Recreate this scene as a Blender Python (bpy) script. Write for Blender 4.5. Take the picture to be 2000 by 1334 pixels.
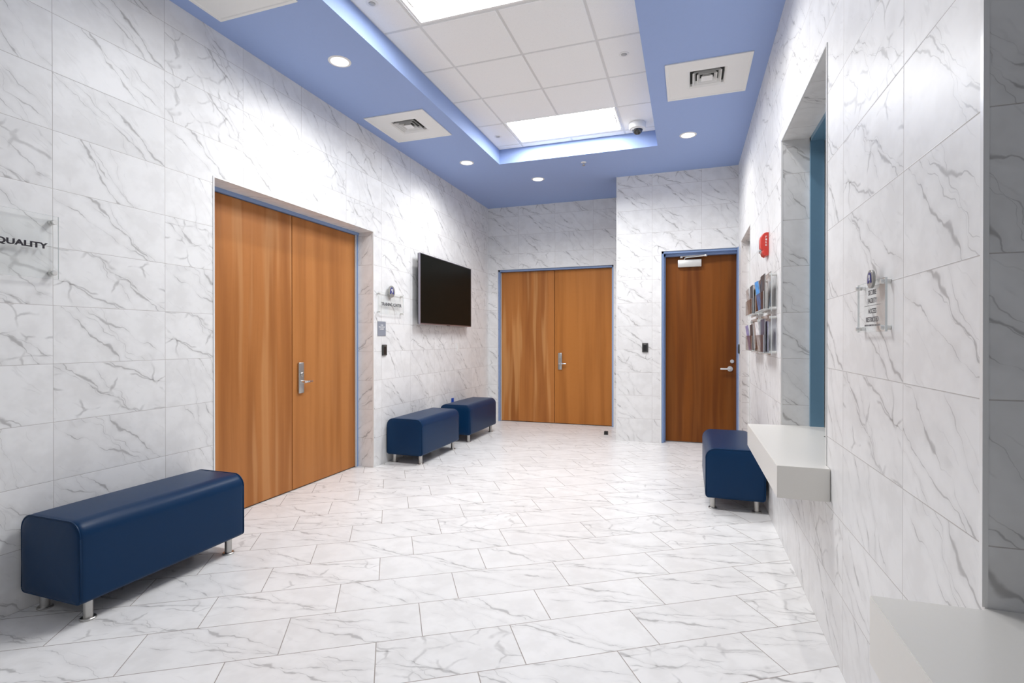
import bpy, bmesh, math, random
from mathutils import Vector, Matrix, Euler

for o in list(bpy.data.objects):
    bpy.data.objects.remove(o, do_unlink=True)
scene = bpy.context.scene
COL = scene.collection
R = math.radians
FT = 0.3048

# ------------------------------------------------------------------ camera, world, exposure
cam_d = bpy.data.cameras.new('camera')
cam_d.sensor_width = 36.0
cam_d.lens = 36.0 * 1006.8 / 2000.0
cam_d.clip_start = 0.02
cam_d.clip_end = 60
cam = bpy.data.objects.new('camera', cam_d)
cam.location = (3.1366, 0.0, 1.3449)
cam.rotation_euler = (R(90 - 0.196), R(0.017), R(18.884))
COL.objects.link(cam)
scene.camera = cam

w = bpy.data.worlds.new('world')
scene.world = w
w.use_nodes = True
w.node_tree.nodes['Background'].inputs[0].default_value = (0.9, 0.95, 1.0, 1)
w.node_tree.nodes['Background'].inputs[1].default_value = 0.2
scene.view_settings.view_transform = 'Standard'
scene.view_settings.look = 'None'
scene.view_settings.gamma = 1.0
scene.view_settings.use_curve_mapping = False
scene.view_settings.exposure = -0.08

TROFFER_W = 61.0
CAN_W = 42.0

# room dimensions (metres): left wall X=0, right wall X=RX, camera looks along +Y
RX, H, YB, YJ, XJ, YF = 3.723, 3.513, 7.963, 6.969, 2.232, -3.3
ACT = 3.69
TX0, TX1, TY0, TY1 = 0.925, 2.810, -2.62, 5.985
TROFF = [5.565, 3.125, -1.755]  # last one is unseen, added behind the viewer for weak fill
CANS = [(0.565, 3.372), (0.565, 5.805), (1.214, 6.707), (3.132, 5.779), (3.132, 3.372)]

def lamp_area(name, loc, sx, sy, watts, col):
    d = bpy.data.lights.new(name, 'AREA')
    d.shape = 'RECTANGLE'; d.size = sx; d.size_y = sy; d.energy = watts; d.color = col
    d.spread = R(175)
    o = bpy.data.objects.new(name, d)
    o.location = loc
    COL.objects.link(o)
    o.visible_camera = True
    return o

for i, y in enumerate(TROFF):
    lamp_area('troffer_light', (1.845, y, ACT + 0.012), 1.16, 0.54, TROFFER_W * (0.3 if y < 0 else 1.0), (0.97, 0.985, 1.0))  # the lamp behind the viewer is added fill, kept dim

for i, (x, y) in enumerate(CANS):
    d = bpy.data.lights.new('downlight_light', 'SPOT')
    d.energy = CAN_W; d.spot_size = R(146); d.spot_blend = 1.0; d.shadow_soft_size = 0.04
    d.color = (1.0, 0.975, 0.95)
    o = bpy.data.objects.new('downlight_light', d)
    o.location = (x, y, H + 0.022)
    COL.objects.link(o)

# ------------------------------------------------------------------ node helpers
class NT:
    def __init__(self, name):
        self.m = bpy.data.materials.new(name)
        self.m.use_nodes = True
        self.t = self.m.node_tree
        self.t.nodes.clear()
        self.out = self.n('ShaderNodeOutputMaterial')
        self.b = self.n('ShaderNodeBsdfPrincipled')
        self.l(self.b.outputs[0], self.out.inputs[0])
    def n(self, typ, **k):
        nd = self.t.nodes.new(typ)
        for a, v in k.items():
            setattr(nd, a, v)
        return nd
    def l(self, a, b):
        self.t.links.new(a, b)
    def put(self, sock, v):
        if isinstance(v, bpy.types.NodeSocket):
            self.l(v, sock)
        elif v is not None:
            sock.default_value = v
    def math(self, op, a, b=None, c=None, clamp=False):
        nd = self.n('ShaderNodeMath', operation=op, use_clamp=clamp)
        self.put(nd.inputs[0], a); self.put(nd.inputs[1], b); self.put(nd.inputs[2], c)
        return nd.outputs[0]
    def comb(self, x, y, z=0.0):
        nd = self.n('ShaderNodeCombineXYZ')
        self.put(nd.inputs[0], x); self.put(nd.inputs[1], y); self.put(nd.inputs[2], z)
        return nd.outputs[0]
    def sep(self, v):
        nd = self.n('ShaderNodeSeparateXYZ'); self.l(v, nd.inputs[0]); return nd.outputs
    def noise(self, vec, scale, detail=2.0, rough=0.5, dist=0.0):
        nd = self.n('ShaderNodeTexNoise')
        self.l(vec, nd.inputs['Vector'])
        nd.inputs['Scale'].default_value = scale; nd.inputs['Detail'].default_value = detail
        nd.inputs['Roughness'].default_value = rough; nd.inputs['Distortion'].default_value = dist
        return nd.outputs['Fac'], nd.outputs['Color']
    def step(self, v, a, b, lo=0.0, hi=1.0):
        nd = self.n('ShaderNodeMapRange', interpolation_type='SMOOTHSTEP')
        self.put(nd.inputs['Value'], v); self.put(nd.inputs['From Min'], a); self.put(nd.inputs['From Max'], b)
        self.put(nd.inputs['To Min'], lo); self.put(nd.inputs['To Max'], hi)
        return nd.outputs['Result']
    def mix(self, f, a, b):
        nd = self.n('ShaderNodeMix', data_type='RGBA')
        self.put(nd.inputs[0], f); self.put(nd.inputs[6], a); self.put(nd.inputs[7], b)
        return nd.outputs[2]
    def set(self, **k):
        names = {'color': 'Base Color', 'rough': 'Roughness', 'metal': 'Metallic', 'normal': 'Normal',
                 'spec': 'Specular IOR Level', 'trans': 'Transmission Weight', 'ior': 'IOR', 'alpha': 'Alpha',
                 'emc': 'Emission Color', 'ems': 'Emission Strength', 'coat': 'Coat Weight', 'coatr': 'Coat Roughness'}
        for a, v in k.items():
            self.put(self.b.inputs[names[a]], v)
        return self.m

def plain(name, col, rough=0.5, metal=0.0, spec=0.5, noise=0.03, scale=40.0, **k):
    """a simple procedural finish: colour with a slight mottling"""
    m = NT(name)
    tc = m.n('ShaderNodeTexCoord')
    f, _ = m.noise(tc.outputs['Object'], scale, 3.0)
    lo = tuple(c * (1 - noise) for c in col) + (1,)
    hi = tuple(min(1.0, c * (1 + noise)) for c in col) + (1,)
    m.set(color=m.mix(f, lo, hi), rough=rough, metal=metal, spec=spec, **k)
    return m.m

def marble(name, off, groutcol, grout_mm, seed, rough, veinamt=1.0, ang0=-46.0, base=(0.875, 0.872, 0.868)):
    m = NT(name)
    uv = m.n('ShaderNodeUVMap', uv_map='UVMap')
    U, V, _ = m.sep(uv.outputs[0])
    row = m.math('FLOOR', V)
    uu = m.math('ADD', U, m.math('MULTIPLY', row, off))
    col = m.math('FLOOR', uu)
    fu = m.math('SUBTRACT', uu, col)
    fv = m.math('SUBTRACT', V, row)
    du = m.math('MULTIPLY', m.math('MINIMUM', fu, m.math('SUBTRACT', 1.0, fu)), 0.6096)
    dv = m.math('MULTIPLY', m.math('MINIMUM', fv, m.math('SUBTRACT', 1.0, fv)), 0.3048)
    dm = m.math('MINIMUM', du, dv)
    g = grout_mm / 2000.0
    grout = m.step(dm, g * 0.75, g * 1.25, 1.0, 0.0)
    wn = m.n('ShaderNodeTexWhiteNoise', noise_dimensions='3D')
    m.l(m.comb(col, row, seed), wn.inputs['Vector'])
    # only a dozen or so prints are repeated over the whole surface
    r1, r2, r3 = m.sep(wn.outputs['Color'])
    pr = m.math('DIVIDE', m.math('FLOOR', m.math('MULTIPLY', r1, 14.0)), 14.0)
    flip = m.math('SUBTRACT', m.math('MULTIPLY', m.math('GREATER_THAN', r2, 0.5), 2.0), 1.0)
    px = m.math('MULTIPLY', m.math('MULTIPLY', m.math('SUBTRACT', fu, 0.5), 0.6096), flip)
    py = m.math('MULTIPLY', m.math('MULTIPLY', m.math('SUBTRACT', fv, 0.5), 0.3048), flip)
    pz = m.math('MULTIPLY', pr, 61.0)
    P = m.comb(px, py, pz)
    # domain warp
    _, wc = m.noise(P, 5.5, 3.0, 0.55)
    wr, wg, _ = m.sep(wc)
    _, wc2 = m.noise(P, 26.0, 3.0, 0.6)
    w2, w3, _ = m.sep(wc2)
    wx = m.math('ADD', m.math('MULTIPLY', m.math('SUBTRACT', wr, 0.5), 0.11), m.math('MULTIPLY', m.math('SUBTRACT', w2, 0.5), 0.011))
    wy = m.math('ADD', m.math('MULTIPLY', m.math('SUBTRACT', wg, 0.5), 0.11), m.math('MULTIPLY', m.math('SUBTRACT', w3, 0.5), 0.011))
    qx = m.math('ADD', px, wx); qy = m.math('ADD', py, wy)
    ang = m.math('MULTIPLY_ADD', m.math('SINE', m.math('MULTIPLY', pr, 97.0)), R(13.0), R(ang0))
    ca = m.math('COSINE', ang); sa = m.math('SINE', ang)
    a = m.math('ADD', m.math('MULTIPLY', qx, ca), m.math('MULTIPLY', qy, sa))
    b = m.math('SUBTRACT', m.math('MULTIPLY', qy, ca), m.math('MULTIPLY', qx, sa))
    # long veins: wandering lines of controlled width, three to a print
    mk2, _ = m.noise(m.comb(px, py, m.math('ADD', pz, 7.3)), 9.0, 2.0)
    mk, _ = m.noise(P, 6.0, 1.0)
    def hsh(k):
        return m.math('FRACT', m.math('MULTIPLY', m.math('SINE', m.math('MULTIPLY_ADD', pr, k, 1.7)), 437.585))
    veins = None
    halos = None
    for j, (da, spread, wmin, wmax, amp) in enumerate(((0.0, 0.24, 0.0018, 0.0150, 1.0), (0.22, 0.28, 0.0013, 0.0085, 0.9), (-0.25, 0.34, 0.0008, 0.0032, 0.7), (0.08, 0.40, 0.0008, 0.0040, 0.75))):
        an = m.math('ADD', ang, da)
        c_, s_ = m.math('COSINE', an), m.math('SINE', an)
        aa = m.math('ADD', m.math('MULTIPLY', qx, c_), m.math('MULTIPLY', qy, s_))
        bb = m.math('SUBTRACT', m.math('MULTIPLY', qy, c_), m.math('MULTIPLY', qx, s_))
        cst = m.math('MULTIPLY', m.math('SUBTRACT', hsh(31.0 + 17.3 * j), 0.5), spread)
        wob, wobc = m.noise(m.comb(aa, m.math('MULTIPLY', bb, 0.3), m.math('ADD', pz, 11.0 * j + 2.0)), 8.0, 3.0, 0.55)
        d = m.math('ABSOLUTE', m.math('ADD', m.math('SUBTRACT', bb, cst), m.math('MULTIPLY', m.math('SUBTRACT', wob, 0.5), 0.055)))
        al, _ = m.noise(m.comb(aa, m.math('MULTIPLY', bb, 0.4), m.math('ADD', pz, 5.1 * j + 20.0)), 8.0, 2.0, 0.6)
        wid = m.math('MULTIPLY_ADD', m.step(al, 0.45, 0.72), wmax - wmin, wmin)
        fade = m.math('MULTIPLY', m.step(al, 0.26, 0.54), amp)
        v = m.math('MULTIPLY', m.step(d, m.math('MULTIPLY', wid, 0.2), m.math('MULTIPLY', wid, 1.25), 1.0, 0.0), fade)
        h = m.math('MULTIPLY', m.step(d, 0.0, 0.028, 1.0, 0.0), fade)
        veins = v if veins is None else m.math('MAXIMUM', veins, v)
        halos = h if halos is None else m.math('MAXIMUM', halos, h)
    v1 = veins
    h1 = m.math('MULTIPLY', halos, 0.12)
    # faint fine streaks
    q2 = m.comb(m.math('MULTIPLY', a, 1.8), m.math('MULTIPLY', b, 13.0), m.math('ADD', pz, 3.7))
    n2, _ = m.noise(q2, 1.0, 2.0, 0.5)
    r2d = m.math('ABSOLUTE', m.math('SUBTRACT', n2, 0.5))
    v2 = m.math('MULTIPLY', m.step(r2d, 0.003, 0.020, 1.0, 0.0), m.step(mk2, 0.50, 0.64))
    # cracked network on a few prints
    vo = m.n('ShaderNodeTexVoronoi', feature='DISTANCE_TO_EDGE')
    m.l(m.comb(m.math('MULTIPLY', qx, 0.8), qy, pz), vo.inputs['Vector'])
    vo.inputs['Scale'].default_value = 7.0
    net = m.math('MULTIPLY', m.step(vo.outputs['Distance'], 0.004, 0.05, 1.0, 0.0), m.step(mk2, 0.40, 0.60))
    netp = m.math('LESS_THAN', m.math('FRACT', m.math('MULTIPLY', pr, 5.137)), 0.15)
    v3 = m.math('MULTIPLY', m.math('MULTIPLY', net, netp), 0.75)
    tot = m.math('MULTIPLY', m.math('ADD', m.math('MULTIPLY', v1, 0.55), m.math('ADD', m.math('MULTIPLY', v2, 0.13), m.math('ADD', m.math('MULTIPLY', v3, 0.62), h1))), veinamt, clamp=True)
    cl, _ = m.noise(P, 7.0, 3.0, 0.6)
    c0 = m.mix(m.step(cl, 0.38, 0.66), tuple(base) + (1,), tuple(c * f for c, f in zip(base, (0.925, 0.922, 0.92))) + (1,))
    tint = m.math('MULTIPLY_ADD', r3, 0.05, 0.965)
    hsv = m.n('ShaderNodeHueSaturation'); m.l(tint, hsv.inputs['Value']); m.l(c0, hsv.inputs['Color'])
    c1 = m.mix(tot, hsv.outputs[0], (0.33, 0.32, 0.315, 1))
    c2 = m.mix(grout, c1, tuple(groutcol) + (1,))
    bump = m.n('ShaderNodeBump'); bump.inputs['Strength'].default_value = 0.35; bump.inputs['Distance'].default_value = 0.0012
    m.l(m.math('SUBTRACT', 1.0, m.step(dm, g * 0.6, g * 2.4, 1.0, 0.0)), bump.inputs['Height'])
    m.set(color=c2, rough=m.math('MULTIPLY_ADD', grout, 0.4, rough), normal=bump.outputs[0], spec=0.32)
    return m.m

def wood(name, dark, mid, light, figure, seed):
    m = NT(name)
    uv = m.n('ShaderNodeUVMap', uv_map='UVMap')
    u, v, _ = m.sep(uv.outputs[0])
    _, wc = m.noise(m.comb(m.math('MULTIPLY', u, 2.0), m.math('MULTIPLY', v, 0.8), seed), 1.0, 2.0)
    wr, _, _ = m.sep(wc)
    u2 = m.math('ADD', u, m.math('MULTIPLY', m.math('SUBTRACT', wr, 0.5), 0.05))
    broad, _ = m.noise(m.comb(m.math('MULTIPLY', u2, 6.0), m.math('MULTIPLY', v, 0.30), seed), 1.0, 2.0)
    mid_n, _ = m.noise(m.comb(m.math('MULTIPLY', u2, 28.0), m.math('MULTIPLY', v, 0.9), seed + 3), 1.0, 3.0, 0.6)
    fine, _ = m.noise(m.comb(m.math('MULTIPLY', u2, 170.0), m.math('MULTIPLY', v, 4.0), seed + 5), 1.0, 2.0, 0.6)
    cross, _ = m.noise(m.comb(m.math('MULTIPLY', u, 14.0), m.math('MULTIPLY', v, 26.0), seed + 9), 1.0, 2.0)
    # tapered flame figure
    fl, _ = m.noise(m.comb(m.math('MULTIPLY', u2, 11.0), m.math('MULTIPLY', v, 0.55), seed + 12), 1.0, 1.0)
    flame = m.math('MULTIPLY', m.step(fl, 0.50, 0.66), m.step(fl, 0.66, 0.80, 1.0, 0.5))
    k = m.math('ADD', m.math('MULTIPLY', m.step(broad, 0.30, 0.70), 0.50), m.math('ADD', m.math('MULTIPLY', mid_n, 0.34), m.math('MULTIPLY', fine, 0.16)))
    c = m.mix(m.step(k, 0.15, 0.70), tuple(dark) + (1,), tuple(mid) + (1,))
    c = m.mix(m.math('MULTIPLY', m.step(cross, 0.5, 0.8), 0.10), c, tuple(dark) + (1,))
    c = m.mix(m.math('MULTIPLY', flame, figure), c, tuple(light) + (1,))
    bump = m.n('ShaderNodeBump'); bump.inputs['Strength'].default_value = 0.08; bump.inputs['Distance'].default_value = 0.0008
    m.l(fine, bump.inputs['Height'])
    m.set(color=c, rough=0.42, spec=0.25, normal=bump.outputs[0])
    return m.m

M = {}
M['tile'] = marble('marble_wall_tile', 0.0, (0.52, 0.49, 0.475), 2.4, 1.0, 0.36, 1.0, -51.0)
M['floor'] = marble('marble_floor_tile', -1.0 / 3.0, (0.36, 0.32, 0.295), 4.0, 5.0, 0.30, 0.95, -38.0, base=(0.86, 0.85, 0.84))
M['blue'] = plain('blue_ceiling_paint', (0.345, 0.455, 0.755), 0.65, noise=0.015, spec=0.3)
M['frame_blue'] = plain('blue_steel_frame_paint', (0.25, 0.36, 0.60), 0.38, noise=0.02)
M['window_blue'] = plain('teal_blue_frame_paint', (0.155, 0.30, 0.43), 0.35, noise=0.02)
M['act'] = None
M['white'] = plain('white_enamel', (0.86, 0.855, 0.84), 0.45, noise=0.01)
M['whitebar'] = plain('white_grid_steel', (0.74, 0.74, 0.735), 0.4, noise=0.01)
M['trim'] = plain('white_edge_trim', (0.86, 0.86, 0.85), 0.25, noise=0.01)
M['steel'] = plain('brushed_steel', (0.52, 0.51, 0.49), 0.33, metal=1.0, noise=0.06, scale=200)
M['chrome'] = plain('chrome', (0.8, 0.8, 0.8), 0.10, metal=1.0)
M['steel_light'] = plain('satin_nickel', (0.74, 0.735, 0.71), 0.36, metal=0.5, noise=0.04)
M['solid'] = plain('cream_solid_surface', (0.80, 0.775, 0.725), 0.30, noise=0.012, scale=90)
M['black'] = plain('black_plastic', (0.012, 0.012, 0.013), 0.35, noise=0.1)
M['darkgrey'] = plain('dark_grey_plastic', (0.05, 0.05, 0.047), 0.4, noise=0.05)
M['rubber'] = plain('black_rubber', (0.02, 0.019, 0.018), 0.6, noise=0.1)
M['greyplate'] = plain('grey_blue_plate', (0.27, 0.29, 0.34), 0.45, noise=0.03)
M['red'] = plain('red_plastic', (0.62, 0.045, 0.03), 0.3, noise=0.03)
M['navy'] = plain('navy_print', (0.035, 0.04, 0.22), 0.4)
M['ink'] = plain('dark_lettering', (0.018, 0.014, 0.022), 0.4)
M['inkgrey'] = plain('grey_lettering', (0.10, 0.10, 0.11), 0.4)
M['disc'] = plain('grey_emblem_disc', (0.36, 0.355, 0.34), 0.35, metal=0.3)
M['paper'] = plain('white_paper', (0.8, 0.8, 0.8), 0.6)
M['cavity'] = plain('duct_dark', (0.035, 0.037, 0.034), 0.8, noise=0.3, scale=12)
M['bluetape'] = plain('blue_square', (0.01, 0.08, 0.50), 0.5)
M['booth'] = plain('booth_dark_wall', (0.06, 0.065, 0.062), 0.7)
M['plaster'] = plain('plaster', (0.6, 0.6, 0.6), 0.8)
M['gap'] = plain('door_gap_dark', (0.02, 0.012, 0.008), 0.8)
M['seal'] = plain('light_grey_door_seal', (0.62, 0.63, 0.64), 0.45)

def act_mat():
    m = NT('ceiling_tile_fissured')
    tc = m.n('ShaderNodeTexCoord')
    f, _ = m.noise(tc.outputs['Object'], 260.0, 2.0)
    f2, _ = m.noise(tc.outputs['Object'], 1.3, 2.0)
    bump = m.n('ShaderNodeBump'); bump.inputs['Strength'].default_value = 0.15; bump.inputs['Distance'].default_value = 0.0006
    m.l(f, bump.inputs['Height'])
    c = m.mix(m.step(f, 0.30, 0.45), (0.88, 0.875, 0.865, 1), (0.95, 0.945, 0.935, 1))
    m.set(color=c, rough=0.85, spec=0.2, normal=bump.outputs[0])
    return m.m
M['act'] = act_mat()

def vinyl_mat():
    m = NT('navy_vinyl')
    tc = m.n('ShaderNodeTexCoord')
    f, _ = m.noise(tc.outputs['Object'], 420.0, 2.0)
    f2, _ = m.noise(tc.outputs['Object'], 3.0, 2.0)
    bump = m.n('ShaderNodeBump'); bump.inputs['Strength'].default_value = 0.12; bump.inputs['Distance'].default_value = 0.0005
    m.l(f, bump.inputs['Height'])
    c = m.mix(f2, (0.0030, 0.0270, 0.080, 1), (0.0040, 0.031, 0.089, 1))
    m.set(color=c, rough=0.34, spec=0.17, normal=bump.outputs[0])
    return m.m
M['vinyl'] = vinyl_mat()

def glassy(name, tint, rough=0.02, alpha_mix=0.0):
    """clear acrylic sheet: fresnel gloss over a see-through body"""
    m = bpy.data.materials.new(name); m.use_nodes = True
    t = m.node_tree; t.nodes.clear()
    out = t.nodes.new('ShaderNodeOutputMaterial')
    tr = t.nodes.new('ShaderNodeBsdfTransparent'); tr.inputs[0].default_value = tuple(tint) + (1,)
    gl = t.nodes.new('ShaderNodeBsdfGlossy'); gl.inputs['Roughness'].default_value = rough
    fr = t.nodes.new('ShaderNodeFresnel'); fr.inputs[0].default_value = 1.38
    mx = t.nodes.new('ShaderNodeMixShader')
    ge = t.nodes.new('ShaderNodeNewGeometry'); iv = t.nodes.new('ShaderNodeMath'); iv.operation = 'SUBTRACT'; iv.inputs[0].default_value = 1.0
    ml = t.nodes.new('ShaderNodeMath'); ml.operation = 'MULTIPLY'
    t.links.new(ge.outputs['Backfacing'], iv.inputs[1]); t.links.new(fr.outputs[0], ml.inputs[0]); t.links.new(iv.outputs[0], ml.inputs[1])
    t.links.new(ml.outputs[0], mx.inputs[0]); t.links.new(tr.outputs[0], mx.inputs[1]); t.links.new(gl.outputs[0], mx.inputs[2])
    t.links.new(mx.outputs[0], out.inputs[0])
    return m
M['acrylic'] = glassy('clear_acrylic', (0.985, 0.99, 0.987))
M['acrylic_edge'] = plain('acrylic_edge', (0.72, 0.76, 0.76), 0.2)
M['glass'] = glassy('smoked_window_glass', (0.30, 0.34, 0.33), 0.01)

def emis(name, col, s):
    m = NT(name)
    m.set(color=(0.8, 0.8, 0.8, 1), emc=tuple(col) + (1,), ems=s, rough=0.5)
    return m.m
M['lens'] = emis('troffer_lens', (1.0, 1.0, 1.0), 1.6)
M['canlens'] = emis('downlight_lens', (1.0, 0.97, 0.93), 6.0)

CH = [(0.33, 0.118, 0.030), (0.46, 0.178, 0.050), (0.62, 0.32, 0.13)]
M['wood_a'] = wood('cherry_veneer_flame', CH[0], CH[1], CH[2], 0.40, 3.1)
M['wood_b'] = wood('cherry_veneer_plain', (0.37, 0.135, 0.034), (0.48, 0.19, 0.053), (0.58, 0.28, 0.10), 0.10, 21.0)
M['wood_c'] = wood('cherry_veneer_flame_back', (0.32, 0.108, 0.026), (0.48, 0.180, 0.046), (0.68, 0.35, 0.13), 0.50, 47.0)
M['wood_d'] = wood('cherry_veneer_plain_back', (0.38, 0.132, 0.026), (0.50, 0.185, 0.040), (0.60, 0.26, 0.08), 0.10, 63.0)
M['wood_e'] = wood('dark_cherry_veneer', (0.135, 0.036, 0.004), (0.225, 0.066, 0.007), (0.29, 0.10, 0.018), 0.35, 81.0)

# ------------------------------------------------------------------ mesh helpers
def uvbox(bm, fn=None):
    """box-projected UVs in metres unless the faces already carry them"""
    lay = bm.loops.layers.uv.get('UVMap') or bm.loops.layers.uv.new('UVMap')
    for f in bm.faces:
        n = f.normal
        for lp in f.loops:
            c = lp.vert.co
            if fn:
                lp[lay].uv = fn(c, n)
            elif abs(n.z) > 0.7: lp[lay].uv = (c.x, c.y)
            elif abs(n.x) > abs(n.y): lp[lay].uv = (c.y, c.z)
            else: lp[lay].uv = (c.x, c.z)

def link(name, bm, mat, parent=None, smooth=False, uv=True, uvfn=None, loc=None):
    bm.normal_update()
    if uv: uvbox(bm, uvfn)
    me = bpy.data.meshes.new(name)
    bm.to_mesh(me); bm.free()
    mats = mat if isinstance(mat, (list, tuple)) else [mat]
    for mm in mats: me.materials.append(mm)
    if smooth:
        for p in me.polygons: p.use_smooth = True
        try: me.set_sharp_from_angle(angle=R(38))
        except Exception: pass
    o = bpy.data.objects.new(name, me)
    COL.objects.link(o)
    if parent is not None: o.parent = parent
    if loc is not None: o.location = loc
    return o

def tag(o, label, cat, group=None, kind=None):
    o['label'] = label; o['category'] = cat
    if group: o['group'] = group
    if kind: o['kind'] = kind
    return o

def empty(name, loc=(0, 0, 0), rz=0.0):
    o = bpy.data.objects.new(name, None)
    o.location = loc; o.rotation_euler = (0, 0, rz); o.empty_display_size = 0.05
    COL.objects.link(o)
    return o

def box(bm, x0, x1, y0, y1, z0, z1, bev=0.0, mi=0, seg=2):
    r = bmesh.ops.create_cube(bm, size=1.0)
    vs = r['verts']
    for v in vs:
        v.co = Vector((x0 + (v.co.x + .5) * (x1 - x0), y0 + (v.co.y + .5) * (y1 - y0), z0 + (v.co.z + .5) * (z1 - z0)))
    fs = set(f for v in vs for f in v.link_faces)
    for f in fs: f.material_index = mi
    if bev > 0:
        es = list(set(e for v in vs for e in v.link_edges))
        bmesh.ops.bevel(bm, geom=es, offset=bev, segments=seg, affect='EDGES', profile=0.5)
    return bm

def B(*a, **k):
    bm = bmesh.new(); box(bm, *a, **k); return bm

def quad(bm, pts, mi=0):
    f = bm.faces.new([bm.verts.new(p) for p in pts]); f.material_index = mi; return f

def lathe(bm, prof, n=32, M4=None, mi=0, cap=True):
    """profile list of (r, z) turned round local z"""
    rings = []
    for r, z in prof:
        ring = []
        for i in range(n):
            a = 2 * math.pi * i / n
            p = Vector((r * math.cos(a), r * math.sin(a), z))
            ring.append(bm.verts.new(M4 @ p if M4 else p))
        rings.append(ring)
    for a, b in zip(rings, rings[1:]):
        for i in range(n):
            f = bm.faces.new([a[i], a[(i + 1) % n], b[(i + 1) % n], b[i]]); f.material_index = mi
    if cap:
        bm.faces.new(list(reversed(rings[0]))).material_index = mi
        bm.faces.new(rings[-1]).material_index = mi
    return bm

def tube(bm, pts, r, n=12, closed=False, mi=0, sx=1.0):
    pts = [Vector(p) for p in pts]
    N = len(pts); rings = []
    up = Vector((0, 0, 1))
    for i, p in enumerate(pts):
        if closed: t = (pts[(i + 1) % N] - pts[i - 1])
        else: t = pts[min(i + 1, N - 1)] - pts[max(i - 1, 0)]
        t.normalize()
        s = t.cross(up)
        if s.length < 1e-3: s = t.cross(Vector((0, 1, 0)))
        s.normalize(); u = s.cross(t)
        rings.append([bm.verts.new(p + s * r * sx * math.cos(2 * math.pi * k / n) + u * r * math.sin(2 * math.pi * k / n)) for k in range(n)])
    pairs = list(zip(rings, rings[1:])) + ([(rings[-1], rings[0])] if closed else [])
    for a, b in pairs:
        for k in range(n):
            f = bm.faces.new([a[k], a[(k + 1) % n], b[(k + 1) % n], b[k]]); f.material_index = mi
    if not closed:
        bm.faces.new(list(reversed(rings[0]))); bm.faces.new(rings[-1])
    return bm

AX = {'left': Matrix(((0, 0, 1, 0), (1, 0, 0, 0), (0, 1, 0, 0), (0, 0, 0, 1))),      # text x -> +Y, y -> +Z, z -> +X
      'right': Matrix(((0, 0, -1, 0), (-1, 0, 0, 0), (0, 1, 0, 0), (0, 0, 0, 1))),   # text x -> -Y, y -> +Z, z -> -X
      'back': Matrix(((1, 0, 0, 0), (0, 0, -1, 0), (0, 1, 0, 0), (0, 0, 0, 1)))}     # text x -> +X, z -> -Y

def frame_at(side, loc):
    return Matrix.Translation(Vector(loc)) @ AX[side]

def text(name, body, width, cap, side, loc, mat, parent, depth=0.002, weight=0.0):
    """lettering as a mesh, centred on loc, fitted to a width and a capital height"""
    cu = bpy.data.curves.new(name, 'FONT')
    cu.body = body; cu.size = 1.0; cu.extrude = 0.5; cu.align_x = 'CENTER'; cu.align_y = 'CENTER'
    cu.offset = weight; cu.resolution_u = 4
    to = bpy.data.objects.new(name + '_tmp', cu)
    COL.objects.link(to)
    dg = bpy.context.evaluated_depsgraph_get()
    me = bpy.data.meshes.new_from_object(to.evaluated_get(dg))
    bpy.data.objects.remove(to, do_unlink=True); bpy.data.curves.remove(cu)
    xs = [v.co.x for v in me.vertices]; ys = [v.co.y for v in me.vertices]
    cx, cy = (min(xs) + max(xs)) / 2, (min(ys) + max(ys)) / 2
    sx = width / (max(xs) - min(xs)); sy = cap / (max(ys) - min(ys))
    F = frame_at(side, loc)
    for v in me.vertices:
        v.co = F @ Vector(((v.co.x - cx) * sx, (v.co.y - cy) * sy, v.co.z * depth))
    me.materials.clear(); me.materials.append(mat)
    o = bpy.data.objects.new(name, me)
    COL.objects.link(o); o.parent = parent
    return o

def local(o, parent):
    """keep world placement when the parent stands somewhere else"""
    o.parent = parent
    o.matrix_parent_inverse = Matrix.Translation(-parent.location) if parent.rotation_euler.z == 0 else parent.matrix_basis.inverted()
    return o

def part(name, bm, mat, parent, **k):
    """a part modelled in world coordinates under its thing"""
    o = link(name, bm, mat, None, **k)
    if parent.parent is None and parent.type == 'EMPTY':
        o.parent = parent
        o.matrix_parent_inverse = parent.matrix_basis.inverted()
    else:
        o.parent = parent
    return o

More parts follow.
